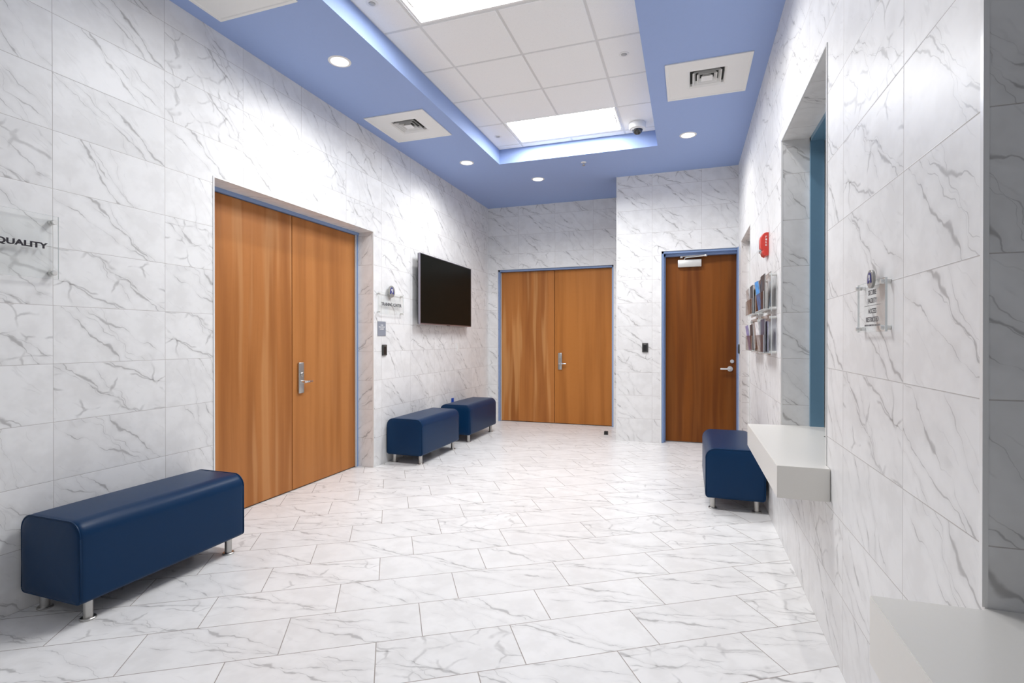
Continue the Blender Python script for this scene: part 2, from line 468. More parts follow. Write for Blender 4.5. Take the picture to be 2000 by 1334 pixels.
# ------------------------------------------------------------------ walls
def wall(name, axis, pos, thick, u0, u1, holes, uorig, usign, mat, side, label):
    """axis 'x': wall face in plane X=pos, running along Y; thick signed towards the outside.
       holes: (ua, ub, za, zb, depth)"""
    bm = bmesh.new()
    lay = bm.loops.layers.uv.new('UVMap')
    def P(u, z, d=0.0):
        return (pos + d, u, z) if axis == 'x' else (u, pos + d, z)
    def face(pts, uvs):
        f = bm.faces.new([bm.verts.new(p) for p in pts])
        for lp, q in zip(f.loops, uvs): lp[lay].uv = q
        return f
    def T(u): return usign * (u - uorig) / 0.6096
    zt = H + 0.12
    us = sorted({u0, u1} | {h[0] for h in holes} | {h[1] for h in holes})
    zs = sorted({0.0, zt} | {h[2] for h in holes} | {h[3] for h in holes})
    for ua, ub in zip(us, us[1:]):
        for za, zb in zip(zs, zs[1:]):
            cu, cz = (ua + ub) / 2, (za + zb) / 2
            if any(h[0] < cu < h[1] and h[2] < cz < h[3] for h in holes): continue
            uvs = [(T(ua), za / FT), (T(ub), za / FT), (T(ub), zb / FT), (T(ua), zb / FT)]
            face([P(ua, za), P(ub, za), P(ub, zb), P(ua, zb)], uvs)
            face([P(ua, za, thick), P(ub, za, thick), P(ub, zb, thick), P(ua, zb, thick)], uvs)
    for ua, ub, za, zb, dep in holes:
        d = math.copysign(dep, thick)
        k = abs(d) / 0.6096
        for u, s in ((ua, 0.25), (ub, 0.5)):
            face([P(u, za), P(u, za, d), P(u, zb, d), P(u, zb)], [(s, za / FT), (s + k, za / FT), (s + k, zb / FT), (s, zb / FT)])
        face([P(ua, zb), P(ub, zb), P(ub, zb, d), P(ua, zb, d)], [(T(ua), 0.2), (T(ub), 0.2), (T(ub), 0.2 + abs(d) / FT), (T(ua), 0.2 + abs(d) / FT)])
        if za > 0:
            face([P(ua, za), P(ub, za), P(ub, za, d), P(ua, za, d)], [(T(ua), 0.2), (T(ub), 0.2), (T(ub), 0.9), (T(ua), 0.9)])
    # outer rim so that the wall is a solid slab
    for u in (u0, u1):
        face([P(u, 0), P(u, 0, thick), P(u, zt, thick), P(u, zt)], [(0, 0), (0.4, 0), (0.4, 10), (0, 10)])
    face([P(u0, zt), P(u1, zt), P(u1, zt, thick), P(u0, zt, thick)], [(0, 0), (9, 0), (9, .5), (0, .5)])
    o = link(name, bm, mat, uv=False)
    return tag(o, label, 'wall', kind='structure')

D1 = (2.737, 4.658, 0.0, 2.480)      # left double door opening (Y, Z)
D2 = (0.165, 2.055, 0.0, 2.492)      # back double door opening (X, Z)
D3 = (2.806, 3.716, 0.0, 2.492)      # single door opening (X, Z)
D4 = (5.645, 6.575, 0.0, 2.492)      # side door opening (Y, Z)
W1 = (2.640, 3.815, 0.637, 2.660)    # first service window
W2 = (0.165, 1.337, 0.637, 2.660)    # second service window

wall('wall_left', 'x', 0.0, -0.27, YF - 0.2, YB + 0.2, [D1 + (0.27,)], 0.5509, 1, M['tile'], 'left',
     'white marble tiled left wall with the large screen and a recessed double door')
wall('wall_right', 'x', RX, 0.30, YF - 0.2, YJ + 0.35, [D4 + (0.30,), W1 + (0.30,), W2 + (0.30,)], 1.772, -1, M['tile'], 'right',
     'white marble tiled right wall with two service windows and the brochure racks')
wall('wall_back', 'y', YB, 0.20, -0.2, XJ + 0.15, [D2 + (0.20,)], 0.524, 1, M['tile'], 'back',
     'white marble tiled far wall around the second double door')
wall('wall_back_right', 'y', YJ, 0.24, XJ, RX + 0.2, [D3 + (0.24,)], 2.687, 1, M['tile'], 'back',
     'white marble tiled wall standing forward around the single brown door')
wall('wall_return', 'x', XJ, 0.10, YJ + 0.001, YB + 0.1, [], 7.2, 1, M['tile'], 'left',
     'short marble tiled return between the far wall and the forward wall')
wall('wall_front', 'y', YF, -0.15, -0.2, RX + 0.2, [], 0.3, -1, M['tile'], 'front',
     'marble tiled wall behind the viewer')

# floor
bm = bmesh.new()
quad(bm, [(-0.3, YF - 0.2, 0), (RX + 0.32, YF - 0.2, 0), (RX + 0.32, YB + 0.3, 0), (-0.3, YB + 0.3, 0)])
quad(bm, [(-0.3, YF - 0.2, -0.1), (-0.3, YB + 0.3, -0.1), (RX + 0.32, YB + 0.3, -0.1), (RX + 0.32, YF - 0.2, -0.1)])
phi = R(32.1522)
def flooruv(c, n):
    X = c.x / FT - 10.2907; Y = c.y / FT
    U = X * math.cos(phi) + Y * math.sin(phi); V = -X * math.sin(phi) + Y * math.cos(phi)
    # rows counted away from the viewer
    return ((U - 0.4581) / 2.0 - 1.0 / 3.0, V - 8.7569)
fl = link('floor', bm, M['floor'], uvfn=flooruv)
tag(fl, 'white marble tile floor laid on the diagonal in staggered rows', 'floor', kind='structure')

# ceiling: blue soffit with a tray of lay-in tiles
bm = bmesh.new()
ox0, ox1, oy0, oy1 = -0.27, RX + 0.3, YF - 0.15, YB + 0.2
VENTS = [(0.450, 4.630), (3.280, 4.570), (0.450, 2.360)]
holes = [(TX0, TX1, TY0, TY1)] + [(x - 0.165, x + 0.165, y - 0.165, y + 0.165) for x, y in VENTS] + [(x - 0.1, x + 0.1, y - 0.1, y + 0.1) for x, y in CANS]
xs = sorted({ox0, ox1} | {h[0] for h in holes} | {h[1] for h in holes}); ys = sorted({oy0, oy1} | {h[2] for h in holes} | {h[3] for h in holes})
for xa, xb in zip(xs, xs[1:]):
    for ya, yb in zip(ys, ys[1:]):
        mx_, my_ = (xa + xb) / 2, (ya + yb) / 2
        if any(h[0] < mx_ < h[1] and h[2] < my_ < h[3] for h in holes): continue
        quad(bm, [(xa, ya, H), (xa, yb, H), (xb, yb, H), (xb, ya, H)])
for x, y in CANS:
    n = 32
    ci = [bm.verts.new((x + 0.068 * math.cos(2 * math.pi * i / n), y + 0.068 * math.sin(2 * math.pi * i / n), H)) for i in range(n)]
    so = []
    for i in range(n):
        c_, s_ = math.cos(2 * math.pi * i / n), math.sin(2 * math.pi * i / n); k = 0.1 / max(abs(c_), abs(s_))
        so.append(bm.verts.new((x + k * c_, y + k * s_, H)))
    for i in range(n): bm.faces.new([ci[i], so[i], so[(i + 1) % n], ci[(i + 1) % n]])
# the soffit has a body above it
for a, b, c, d in ((ox0, ox1, oy0, oy1),):
    quad(bm, [(a, c, ACT + 0.25), (a, d, ACT + 0.25), (b, d, ACT + 0.25), (b, c, ACT + 0.25)])
ceil = link('ceiling', bm, M['blue'])
tag(ceil, 'blue painted ceiling border around the white tile tray', 'ceiling', kind='structure')
bm = bmesh.new()
zt = ACT + 0.03
quad(bm, [(TX0, TY0, H), (TX0, TY1, H), (TX0, TY1, zt), (TX0, TY0, zt)])
quad(bm, [(TX1, TY0, H), (TX1, TY1, H), (TX1, TY1, zt), (TX1, TY0, zt)])
quad(bm, [(TX0, TY1, H), (TX1, TY1, H), (TX1, TY1, zt), (TX0, TY1, zt)])
quad(bm, [(TX0, TY0, H), (TX1, TY0, H), (TX1, TY0, zt), (TX0, TY0, zt)])
link('fascia', bm, M['blue'], ceil)
# acoustic panels between the grid lines, each slightly proud of nothing: field + grid
GX = [TX0, 1.235, 1.845, 2.455, TX1]
GY = [TY0] + sorted([5.87 - 0.61 * k for k in range(0, 14) if 5.87 - 0.61 * k > TY0 + 0.03]) + [TY1]
def in_troffer(x, y):
    return 1.235 < x < 2.455 and any(abs(y - t) < 0.3 for t in TROFF)
bm = bmesh.new()
for xa, xb in zip(GX, GX[1:]):
    for ya, yb in zip(GY, GY[1:]):
        if in_troffer((xa + xb) / 2, (ya + yb) / 2): continue
        # tegular edge: the panel face drops below the grid a little
        box(bm, xa + 0.010, xb - 0.010, ya + 0.010, yb - 0.010, ACT - 0.004, ACT + 0.015, bev=0.003, seg=1)
link('ceiling_tile_field', bm, M['act'], ceil)
bm = bmesh.new()
for x in GX:
    a, b = (x, x + 0.016) if x == TX0 else ((x - 0.016, x) if x == TX1 else (x - 0.011, x + 0.011))
    for ya, yb in zip(GY, GY[1:]):
        if x == 1.845 and in_troffer(1.8, (ya + yb) / 2): continue
        box(bm, a, b, ya, yb, ACT, ACT + 0.03)
for y in GY:
    a, b = (y, y + 0.016) if y == TY0 else ((y - 0.016, y) if y == TY1 else (y - 0.011, y + 0.011))
    box(bm, TX0, TX1, a, b, ACT + 0.0004, ACT + 0.029)
link('ceiling_grid', bm, M['whitebar'], ceil)

# white metal edge trims at the corners of the tile work
def trims(name, boxes, label):
    bm = bmesh.new()
    for b_ in boxes: box(bm, b_[0] - 0.0007, b_[1] + 0.0007, b_[2] - 0.0007, b_[3] + 0.0007, b_[4] - (0.0007 if b_[4] > 0.9 else 0), b_[5])
    o = link(name, bm, M['trim'])
    return tag(o, label, 'trim', kind='structure')
t = 0.009; e = 0.004
y0, y1, _, z1 = D1
trims('trim_1', [(-0.01, e, y0 - t, y0, 0, z1 + t), (-0.01, e, y1, y1 + t, 0, z1 + t), (-0.01, e, y0, y1, z1, z1 + t)],
      'thin white metal edge around the opening of the near double door')
x0, x1, _, z1 = D2
trims('trim_2', [(x0 - t, x0, YB - e, YB + 0.01, 0, z1 + t), (x1, x1 + t, YB - e, YB + 0.01, 0, z1 + t), (x0, x1, YB - e, YB + 0.01, z1, z1 + t)],
      'thin white metal edge around the far double door')
x0, x1, _, z1 = D3
trims('trim_3', [(x0 - t, x0, YJ - e, YJ + 0.01, 0, z1 + t), (x0, RX - .001, YJ - e, YJ + 0.01, z1, z1 + t)],
      'thin white metal edge around the single brown door')
trims('trim_4', [(XJ - 0.004, XJ + 0.010, YJ - e, YJ + 0.01, 0, H)],
      'thin white corner edge running floor to ceiling beside the far double door')
for nm, (y0, y1, z0, z1), lb in (('trim_5', D4, 'thin white metal edge around the side door opening'),
                                 ('trim_6', (W1[0], W1[1], 0.782, W1[3]), 'thin white metal edge around the farther service window'),
                                 ('trim_7', (W2[0], W2[1], 0.786, W2[3]), 'white metal edge around the nearer service window')):
    tt = t if nm != 'trim_7' else 0.011
    trims(nm, [(RX - e, RX + 0.005, y0 - tt, y0, z0, z1 + tt), (RX - e, RX + 0.005, y1, y1 + tt, z0, z1 + tt), (RX - e, RX + 0.005, y0, y1, z1, z1 + tt)], lb)

# ------------------------------------------------------------------ doors
def leaf_uv(ofs):
    def f(c, n):
        if abs(n.x) > 0.5: return (c.y + ofs, c.z)
        return (c.x + ofs, c.z)
    return f

def lever_set(parent, side, loc, dirn=1.0, plate_h=0.27, plate_w=0.062):
    """exit-device trim: tall steel escutcheon, cylinder and lever"""
    F = frame_at(side, loc)
    def shape(bm, x0, x1, y0, y1, z0, z1, bev):
        box(bm, x0, x1, y0, y1, z0, z1, bev=bev, seg=3)
    bm = bmesh.new(); shape(bm, -plate_w / 2, plate_w / 2, -plate_h / 2, plate_h / 2, 0.0, 0.022, 0.009)
    bmesh.ops.transform(bm, matrix=F, verts=bm.verts)
    part('escutcheon', bm, M['steel'], parent, smooth=True)
    bm = bmesh.new()
    lathe(bm, [(0.019, 0.020), (0.019, 0.030), (0.016, 0.033), (0.010, 0.033), (0.009, 0.031)], 28, F @ Matrix.Translation((0, 0.032, 0)))
    part('lock_cylinder', bm, M['steel'], parent, smooth=True)
    bm = bmesh.new()
    lathe(bm, [(0.013, 0.018), (0.013, 0.060), (0.011, 0.066)], 24, F @ Matrix.Translation((0, -0.035, 0)))
    b2 = bmesh.new(); box(b2, -0.010, 0.110, -0.045, -0.025, 0.050, 0.066, bev=0.006, seg=3)
    for v in b2.verts:
        k = max(0.0, v.co.x) / 0.11
        v.co.x *= dirn; v.co.z -= 0.010 * k * k
    me = bpy.data.meshes.new('t'); b2.normal_update(); 
    if dirn < 0: bmesh.ops.reverse_faces(b2, faces=b2.faces)
    b2.to_mesh(me); b2.free()
    n0 = len(bm.verts); bm.from_mesh(me); bpy.data.meshes.remove(me)
    bm.verts.ensure_lookup_table()
    for v in bm.verts[n0:]: v.co = F @ v.co
    part('lever_handle', bm, M['chrome'], parent, smooth=True)

def part2(name, bm, mat, parent, **k):
    o = link(name, bm, mat, None, **k); o.parent = parent; return o

# door_1, left wall, recessed 0.195
d1 = empty('door_1', (0, 0, 0)); tag(d1, 'near double wooden door with flame grain, recessed in the left wall', 'door', kind='structure')
bm = bmesh.new()
for a, b in ((D1[0], 2.786), (4.622, D1[1])): box(bm, -0.265, -0.186, a + 0.001, b, 0.0, D1[3] - 0.001)
box(bm, -0.265, -0.174, D1[0] + 0.001, D1[1] - 0.001, 2.450, D1[3] - 0.001)
part('frame', bm, M['frame_blue'], d1)
bm = bmesh.new(); box(bm, -0.262, -0.245, 2.787, 4.621, 0.0, 2.45)
part('dark_gap', bm, M['gap'], d1)
bm = B(-0.192, -0.180, 4.608, 4.622, 0.004, 2.45); box(bm, -0.192, -0.180, 2.786, 2.798, 0.004, 2.45)
part('seal', bm, M['seal'], d1)
l1 = part('leaf', B(-0.240, -0.195, 2.789, 3.698, 0.010, 2.446, bev=0.0015, seg=1), M['wood_a'], d1, uvfn=leaf_uv(0))
l2 = part('leaf', B(-0.240, -0.195, 3.706, 4.619, 0.010, 2.446, bev=0.0015, seg=1), M['wood_b'], d1, uvfn=leaf_uv(0))
lever_set(l2, 'left', (-0.195, 3.800, 1.000), 1.0, 0.28, 0.066)

# door_2, far wall
d2 = empty('door_2'); tag(d2, 'double wooden door in the far wall behind the small black floor stop', 'door', kind='structure')
YD = 8.055
bm = bmesh.new()
for a, b in ((D2[0] + 0.001, 0.190), (2.030, D2[1] - 0.001)): box(bm, a, b, YB + 0.03, YD + 0.06, 0.0, D2[3] - 0.001)
box(bm, D2[0] + 0.001, D2[1] - 0.001, YB + 0.03, YD + 0.06, 2.462, D2[3] - 0.001)
part('frame', bm, M['frame_blue'], d2)
part('dark_gap', B(0.19, 2.03, YD + 0.046, YD + 0.06, 0, 2.46), M['gap'], d2)
bm = B(2.018, 2.030, YD - 0.014, YD - 0.001, 0.004, 2.45); box(bm, 0.190, 0.200, YD - 0.014, YD - 0.001, 0.004, 2.45)
part('seal', bm, M['seal'], d2)
l3 = part('leaf', B(0.193, 1.101, YD, YD + 0.045, 0.010, 2.458, bev=0.0015, seg=1), M['wood_c'], d2, uvfn=leaf_uv(0))
l4 = part('leaf', B(1.108, 2.026, YD, YD + 0.045, 0.010, 2.458, bev=0.0015, seg=1), M['wood_d'], d2, uvfn=leaf_uv(0))
lever_set(l4, 'back', (1.197, YD, 1.000), 1.0, 0.27, 0.066)

# door_3, single dark door in the forward wall
d3 = empty('door_3'); tag(d3, 'single dark brown wooden door with a closer and a blue frame', 'door', kind='structure')
YS = 7.12
bm = bmesh.new()
# stepped hollow-metal frame
box(bm, D3[0] + 0.001, D3[0] + 0.026, YJ + 0.012, YS + 0.05, 0.0, D3[3] - 0.001)
box(bm, D3[0] + 0.026, D3[0] + 0.046, YJ + 0.075, YS + 0.05, 0.0, D3[3] - 0.03)
box(bm, D3[0] + 0.001, D3[1] - 0.001, YJ + 0.012, YS + 0.05, D3[3] - 0.028, D3[3] - 0.001)
box(bm, D3[0] + 0.026, D3[1] - 0.001, YJ + 0.075, YS + 0.05, 2.432, D3[3] - 0.028)
box(bm, D3[1] - 0.003, RX - 0.001, YJ - 0.060, YS + 0.05, 0.0, D3[3] - 0.001)  # right jamb; the part forward of the wall stands in for its blue reflection
part('frame', bm, M['frame_blue'], d3)
l5 = part('leaf', B(2.853, 3.712, YS, YS + 0.045, 0.010, 2.430, bev=0.0015, seg=1), M['wood_e'], d3, uvfn=leaf_uv(0))
F = frame_at('back', (3.640, YS, 0.972))
bm = bmesh.new(); lathe(bm, [(0.034, 0.0), (0.034, 0.008), (0.030, 0.013), (0.013, 0.014), (0.012, 0.050), (0.010, 0.054)], 32, F)
b2 = bmesh.new(); box(b2, -0.118, 0.006, -0.011, 0.011, 0.040, 0.056, bev=0.006, seg=3); b2.normal_update()
me = bpy.data.meshes.new('t'); b2.to_mesh(me); b2.free(); n0 = len(bm.verts); bm.from_mesh(me); bpy.data.meshes.remove(me); bm.verts.ensure_lookup_table()
for v in bm.verts[n0:]: v.co = F @ v.co
part('lever_handle', bm, M['steel_light'], l5, smooth=True)
bm = bmesh.new(); lathe(bm, [(0.024, 0.0), (0.024, 0.010), (0.019, 0.016), (0.009, 0.016)], 28, frame_at('back', (3.664, YS, 1.068)))
part('deadbolt', bm, M['steel_light'], l5, smooth=True)
bm = B(3.006, 3.296, YS - 0.052, YS - 0.001, 2.290, 2.385, bev=0.006)
cl = part('door_closer', bm, M['steel_light'], l5, smooth=True)
bm = bmesh.new()
tube(bm, [(3.085, YS - 0.045, 2.385), (3.095, YS - 0.07, 2.403), (3.12, YS - 0.08, 2.408), (3.335, YS - 0.09, 2.418)], 0.006, 8)
tube(bm, [(3.335, YS - 0.09, 2.430), (3.060, YS - 0.065, 2.426)], 0.006, 8)
lathe(bm, [(0.018, -0.014), (0.020, 0.0), (0.014, 0.012)], 20, Matrix.Translation((3.345, YS - 0.09, 2.424)))
lathe(bm, [(0.018, -0.014), (0.020, 0.0), (0.014, 0.012)], 20, Matrix.Translation((3.050, YS - 0.06, 2.420)))
part('closer_arm', bm, M['steel_light'], l5, smooth=True)

# door_4, side door in the right wall, seen on edge
d4 = empty('door_4'); tag(d4, 'side wooden door seen almost edge-on in the right wall beyond the brochure racks', 'door', kind='structure')
bm = bmesh.new()
for a, b in ((D4[0] + 0.001, D4[0] + 0.03), (D4[1] - 0.030, D4[1] - 0.001)): box(bm, RX + 0.085, RX + 0.16, a, b, 0, D4[3] - 0.001)
box(bm, RX + 0.085, RX + 0.16, D4[0] + 0.001, D4[1] - 0.001, 2.45, D4[3] - 0.001)
part('frame', bm, M['trim'], d4)
l6 = part('leaf', B(RX + 0.100, RX + 0.145, D4[0] + 0.031, D4[1] - 0.031, 0.010, 2.445, bev=0.0015, seg=1), M['wood_e'], d4, uvfn=leaf_uv(0))
lever_set(l6, 'right', (RX + 0.100, D4[0] + 0.10, 1.0), -1.0)

# ------------------------------------------------------------------ service windows
def service_window(name, W, ztop, label):
    y0, y1, _, z1 = W
    o = empty(name); tag(o, label, 'window', kind='structure')
    bm = bmesh.new()
    fx0, fx1 = RX + 0.162, RX + 0.240
    box(bm, fx0, fx1, y1 - 0.026, y1 - 0.001, ztop, z1 - 0.001)
    box(bm, fx0, fx1, y0 + 0.001, y0 + 0.026, ztop, z1 - 0.001)
    box(bm, fx0, fx1, y0 + 0.001, y1 - 0.001, z1 - 0.028, z1 - 0.001)
    part('window_frame', bm, M['window_blue'], o)
    bm = bmesh.new()
    sx0, sx1 = RX + 0.240, RX + 0.247
    box(bm, sx0, sx1, y1 - 0.036, y1 - 0.026, ztop, z1 - 0.028); box(bm, sx0, sx1, y0 + 0.026, y0 + 0.036, ztop, z1 - 0.028)
    box(bm, sx0, sx1, y0 + 0.036, y1 - 0.036, z1 - 0.038, z1 - 0.028)
    part('glazing_stop', bm, M['steel'], o)
    part('pane', B(RX + 0.256, RX + 0.268, y0 + 0.004, y1 - 0.004, ztop + 0.001, z1 - 0.030), M['glass'], o)
    return o
service_window('window_1', W1, 0.781, 'farther service window with a teal blue frame above the white counter')
service_window('window_2', W2, 0.785, 'nearer service window cut by the right edge of the view')
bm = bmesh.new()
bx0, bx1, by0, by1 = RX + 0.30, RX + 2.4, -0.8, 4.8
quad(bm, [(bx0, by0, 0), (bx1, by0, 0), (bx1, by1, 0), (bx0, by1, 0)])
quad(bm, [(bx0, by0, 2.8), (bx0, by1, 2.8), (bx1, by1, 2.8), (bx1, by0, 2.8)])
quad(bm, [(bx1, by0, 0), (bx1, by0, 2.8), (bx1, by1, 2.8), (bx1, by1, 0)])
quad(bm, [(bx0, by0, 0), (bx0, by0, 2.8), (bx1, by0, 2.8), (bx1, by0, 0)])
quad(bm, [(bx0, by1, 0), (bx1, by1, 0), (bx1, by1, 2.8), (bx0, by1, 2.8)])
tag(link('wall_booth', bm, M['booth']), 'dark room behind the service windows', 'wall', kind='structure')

def counter(name, ya, yb, W, ztop, zbot, label):
    bm = bmesh.new()
    # one moulded slab: apron in front of the wall and a tongue through the opening
    pts = [(3.513, ya), (RX - 0.002, ya), (RX - 0.002, W[0] + 0.002), (RX + 0.295, W[0] + 0.002), (RX + 0.295, W[1] - 0.002),
           (RX - 0.002, W[1] - 0.002), (RX - 0.002, yb), (3.513, yb)]
    if yb > W[1] - 0.01: pts = pts[:5] + [(RX - 0.002, W[1] - 0.002), (3.513, yb)]
    top = [bm.verts.new((x, y, ztop)) for x, y in pts]; bot = [bm.verts.new((x, y, zbot)) for x, y in pts]
    bm.faces.new(top); bm.faces.new(list(reversed(bot)))
    n = len(pts)
    for i in range(n): bm.faces.new([bot[i], bot[(i + 1) % n], top[(i + 1) % n], top[i]])
    es = [ed for ed in bm.edges if all(v.co.z > ztop - 1e-5 for v in ed.verts)] + [ed for ed in bm.edges if abs(ed.verts[0].co.z - ed.verts[1].co.z) > .1]
    bmesh.ops.bevel(bm, geom=es, offset=0.002, segments=2, affect='EDGES')
    bmesh.ops.recalc_face_normals(bm, faces=bm.faces)
    o = link(name, bm, M['solid'])
    tag(o, label, 'counter')
    return o
counter('service_counter', 2.566, 3.790, W1, 0.781, 0.6375, 'white solid counter standing out under the farther service window')
counter('service_counter', 0.120, 1.322, W2, 0.785, 0.6375, 'white solid counter at the lower right corner, under the nearer service window')
# deal tray sunk under the glass of the first window
bm = bmesh.new()
tx0, tx1, ty0, ty1, tz = 3.884, 4.000, 2.98, 3.43, 0.7815
prof = [(0.0, 0.0), (0.008, 0.0022), (0.014, 0.0006)]
rings = []
for ins, z in prof:
    rings.append([bm.verts.new(p) for p in ((tx0 + ins, ty0 + ins, tz + z), (tx1 - ins, ty0 + ins, tz + z), (tx1 - ins, ty1 - ins, tz + z), (tx0 + ins, ty1 - ins, tz + z))])
for a, b in zip(rings, rings[1:]):
    for i in range(4): bm.faces.new([a[i], a[(i + 1) % 4], b[(i + 1) % 4], b[i]])
bm.faces.new(rings[-1])
tag(link('deal_tray', bm, M['rubber']), 'dark metal deal tray set in the counter of the farther service window', 'tray')

# ------------------------------------------------------------------ benches
def rrect(x0, x1, z0, z1, rt, rb, n=8):
    pts = []
    for cx, cz, r, a0 in ((x1 - rb, z0 + rb, rb, -90), (x1 - rt, z1 - rt, rt, 0), (x0 + rt, z1 - rt, rt, 90), (x0 + rb, z0 + rb, rb, 180)):
        for i in range(n + 1):
            a = R(a0 + 90 * i / n); pts.append((cx + r * math.cos(a), cz + r * math.sin(a)))
    return pts
def make_bench(length, width=0.435, zb=0.100, ztop=0.490):
    root = empty('vinyl_bench')
    hw, hl = width / 2, length / 2
    bm = bmesh.new()
    rings = []
    stations = []
    for k, (dy, ins) in enumerate(((0.0, 0.020), (0.002, 0.011), (0.007, 0.005), (0.015, 0.0015), (0.030, 0.0))):
        stations.append((-hl + dy, ins))
    for q in range(1, 12): stations.append((-hl + 0.03 + (length - 0.06) * q / 12, 0.0))
    stations += [(-y, i) for y, i in reversed(stations[:5])]
    for y, ins in stations:
        s = 1 - (y / hl) ** 2
        ring = []
        for (x, z) in rrect(-hw + ins, hw - ins, zb + ins * 0.6, ztop - ins, 0.078 - ins * 0.8, 0.022, 10):
            crown = 0.006 * s * max(0.0, (z - 0.3) / 0.2) * (1 - (x / hw) ** 2)
            bulge = 0.003 * s * math.sin(max(0, min(1, (z - zb) / (ztop - zb))) * math.pi) * (1 if x > 0 else -1) * (abs(x) / hw) ** 4
            ring.append(bm.verts.new((x + bulge, y, z + crown)))
        rings.append(ring)
    N = len(rings[0])
    for a, b in zip(rings, rings[1:]):
        for i in range(N): bm.faces.new([a[i], b[i], b[(i + 1) % N], a[(i + 1) % N]])
    for ring, s in ((rings[0], 1), (rings[-1], -1)):
        # gently domed end panel
        prev = ring
        for k, (sc, dy) in enumerate(((0.93, 0.002), (0.8, 0.004), (0.5, 0.006), (0.2, 0.007))):
            cz = (zb + ztop) / 2
            cur = [bm.verts.new((v.co.x * sc, ring[0].co.y - s * dy, cz + (v.co.z - cz) * sc)) for v in ring]
            for i in range(N):
                f = [prev[i], prev[(i + 1) % N], cur[(i + 1) % N], cur[i]]
                bm.faces.new(f if s > 0 else list(reversed(f)))
            prev = cur
        bm.faces.new(prev if s > 0 else list(reversed(prev)))
    bmesh.ops.recalc_face_normals(bm, faces=bm.faces)
    link('cushion_body', bm, M['vinyl'], root, smooth=True)
    for s in (-1, 1):
        bm = bmesh.new()
        pts = [(x, s * (hl - 0.006), z) for x, z in rrect(-hw + 0.0035, hw - 0.0035, zb + 0.004, ztop - 0.0035, 0.075, 0.022, 10)]
        tube(bm, pts, 0.0042, 6, closed=True)
        link('piping', bm, M['vinyl'], root, smooth=True)
    for sx in (-1, 1):
        for sy in (-1, 1):
            bm = bmesh.new()
            lx, ly = sx * (hw - 0.058), sy * (hl - 0.072)
            lathe(bm, [(0.0205, 0.010), (0.0205, zb + 0.012)], 24, Matrix.Translation((lx, ly, 0)))
            leg = link('leg', bm, M['steel'], root, smooth=True)
            bm = bmesh.new()
            lathe(bm, [(0.033, 0.0), (0.034, 0.002), (0.034, 0.007), (0.031, 0.010), (0.021, 0.010)], 28, Matrix.Translation((lx, ly, 0)))
            link('foot_flange', bm, M['steel'], leg, smooth=True)
    return root

def copy_tree(o, parent=None):
    c = o.copy(); COL.objects.link(c)
    if parent is not None: c.parent = parent
    for ch in list(o.children): copy_tree(ch, c)
    return c

BG = 'navy vinyl benches along the walls'
b0 = make_bench(0.945)
b0.location = (0.2375, 2.088, 0)
tag(b0, 'navy vinyl bench below the QUALITY sign, beside the near double door', 'bench', BG)
for (x, y, lb) in ((0.2375, 5.352, 'navy vinyl bench below the TRAINING CENTER sign, in front of its twin'),
                   (0.2375, 6.635, 'navy vinyl bench in the far corner, tucked behind another against the left wall'),
                   (3.482, 4.815, 'navy vinyl bench partly hidden by the white counter on the right wall')):
    c = copy_tree(b0); c.location = (x, y, 0); tag(c, lb, 'bench', BG)

# ------------------------------------------------------------------ television
tv = empty('wall_tv', (0.06, 6.24, 1.955)); tag(tv, 'large black flat screen television mounted on the left wall', 'television')
y0, y1, z0, z1 = 5.480, 7.000, 1.535, 2.385
part('housing', B(0.066, 0.100, y0, y1, z0, z1, bev=0.004), M['black'], tv, smooth=True)
part('screen', B(0.1000, 0.1022, y0 + 0.009, y1 - 0.009, z0 + 0.016, z1 - 0.009), None or plain('tv_screen', (0.006, 0.0065, 0.005), 0.34, spec=0.06), tv)
bm = B(0.078, 0.104, y0 - 0.003, y0 + 0.004, z0 - 0.002, z1 + 0.002); box(bm, 0.078, 0.104, y1 - 0.004, y1 + 0.003, z0 - 0.002, z1 + 0.002)
box(bm, 0.078, 0.104, y0, y1, z1 - 0.004, z1 + 0.003); box(bm, 0.078, 0.105, y0, y1, z0 - 0.003, z0 + 0.010)
part('bezel', bm, plain('tv_bezel_metal', (0.33, 0.31, 0.36), 0.3, metal=0.8), tv)
bm = B(0.001, 0.066, 5.86, 6.62, 1.78, 2.14, bev=0.004); 
part('wall_bracket', bm, M['black'], tv)
part('logo_bar', B(0.105, 0.1065, 6.19, 6.29, z0 - 0.008, z0 + 0.002), M['darkgrey'], tv)

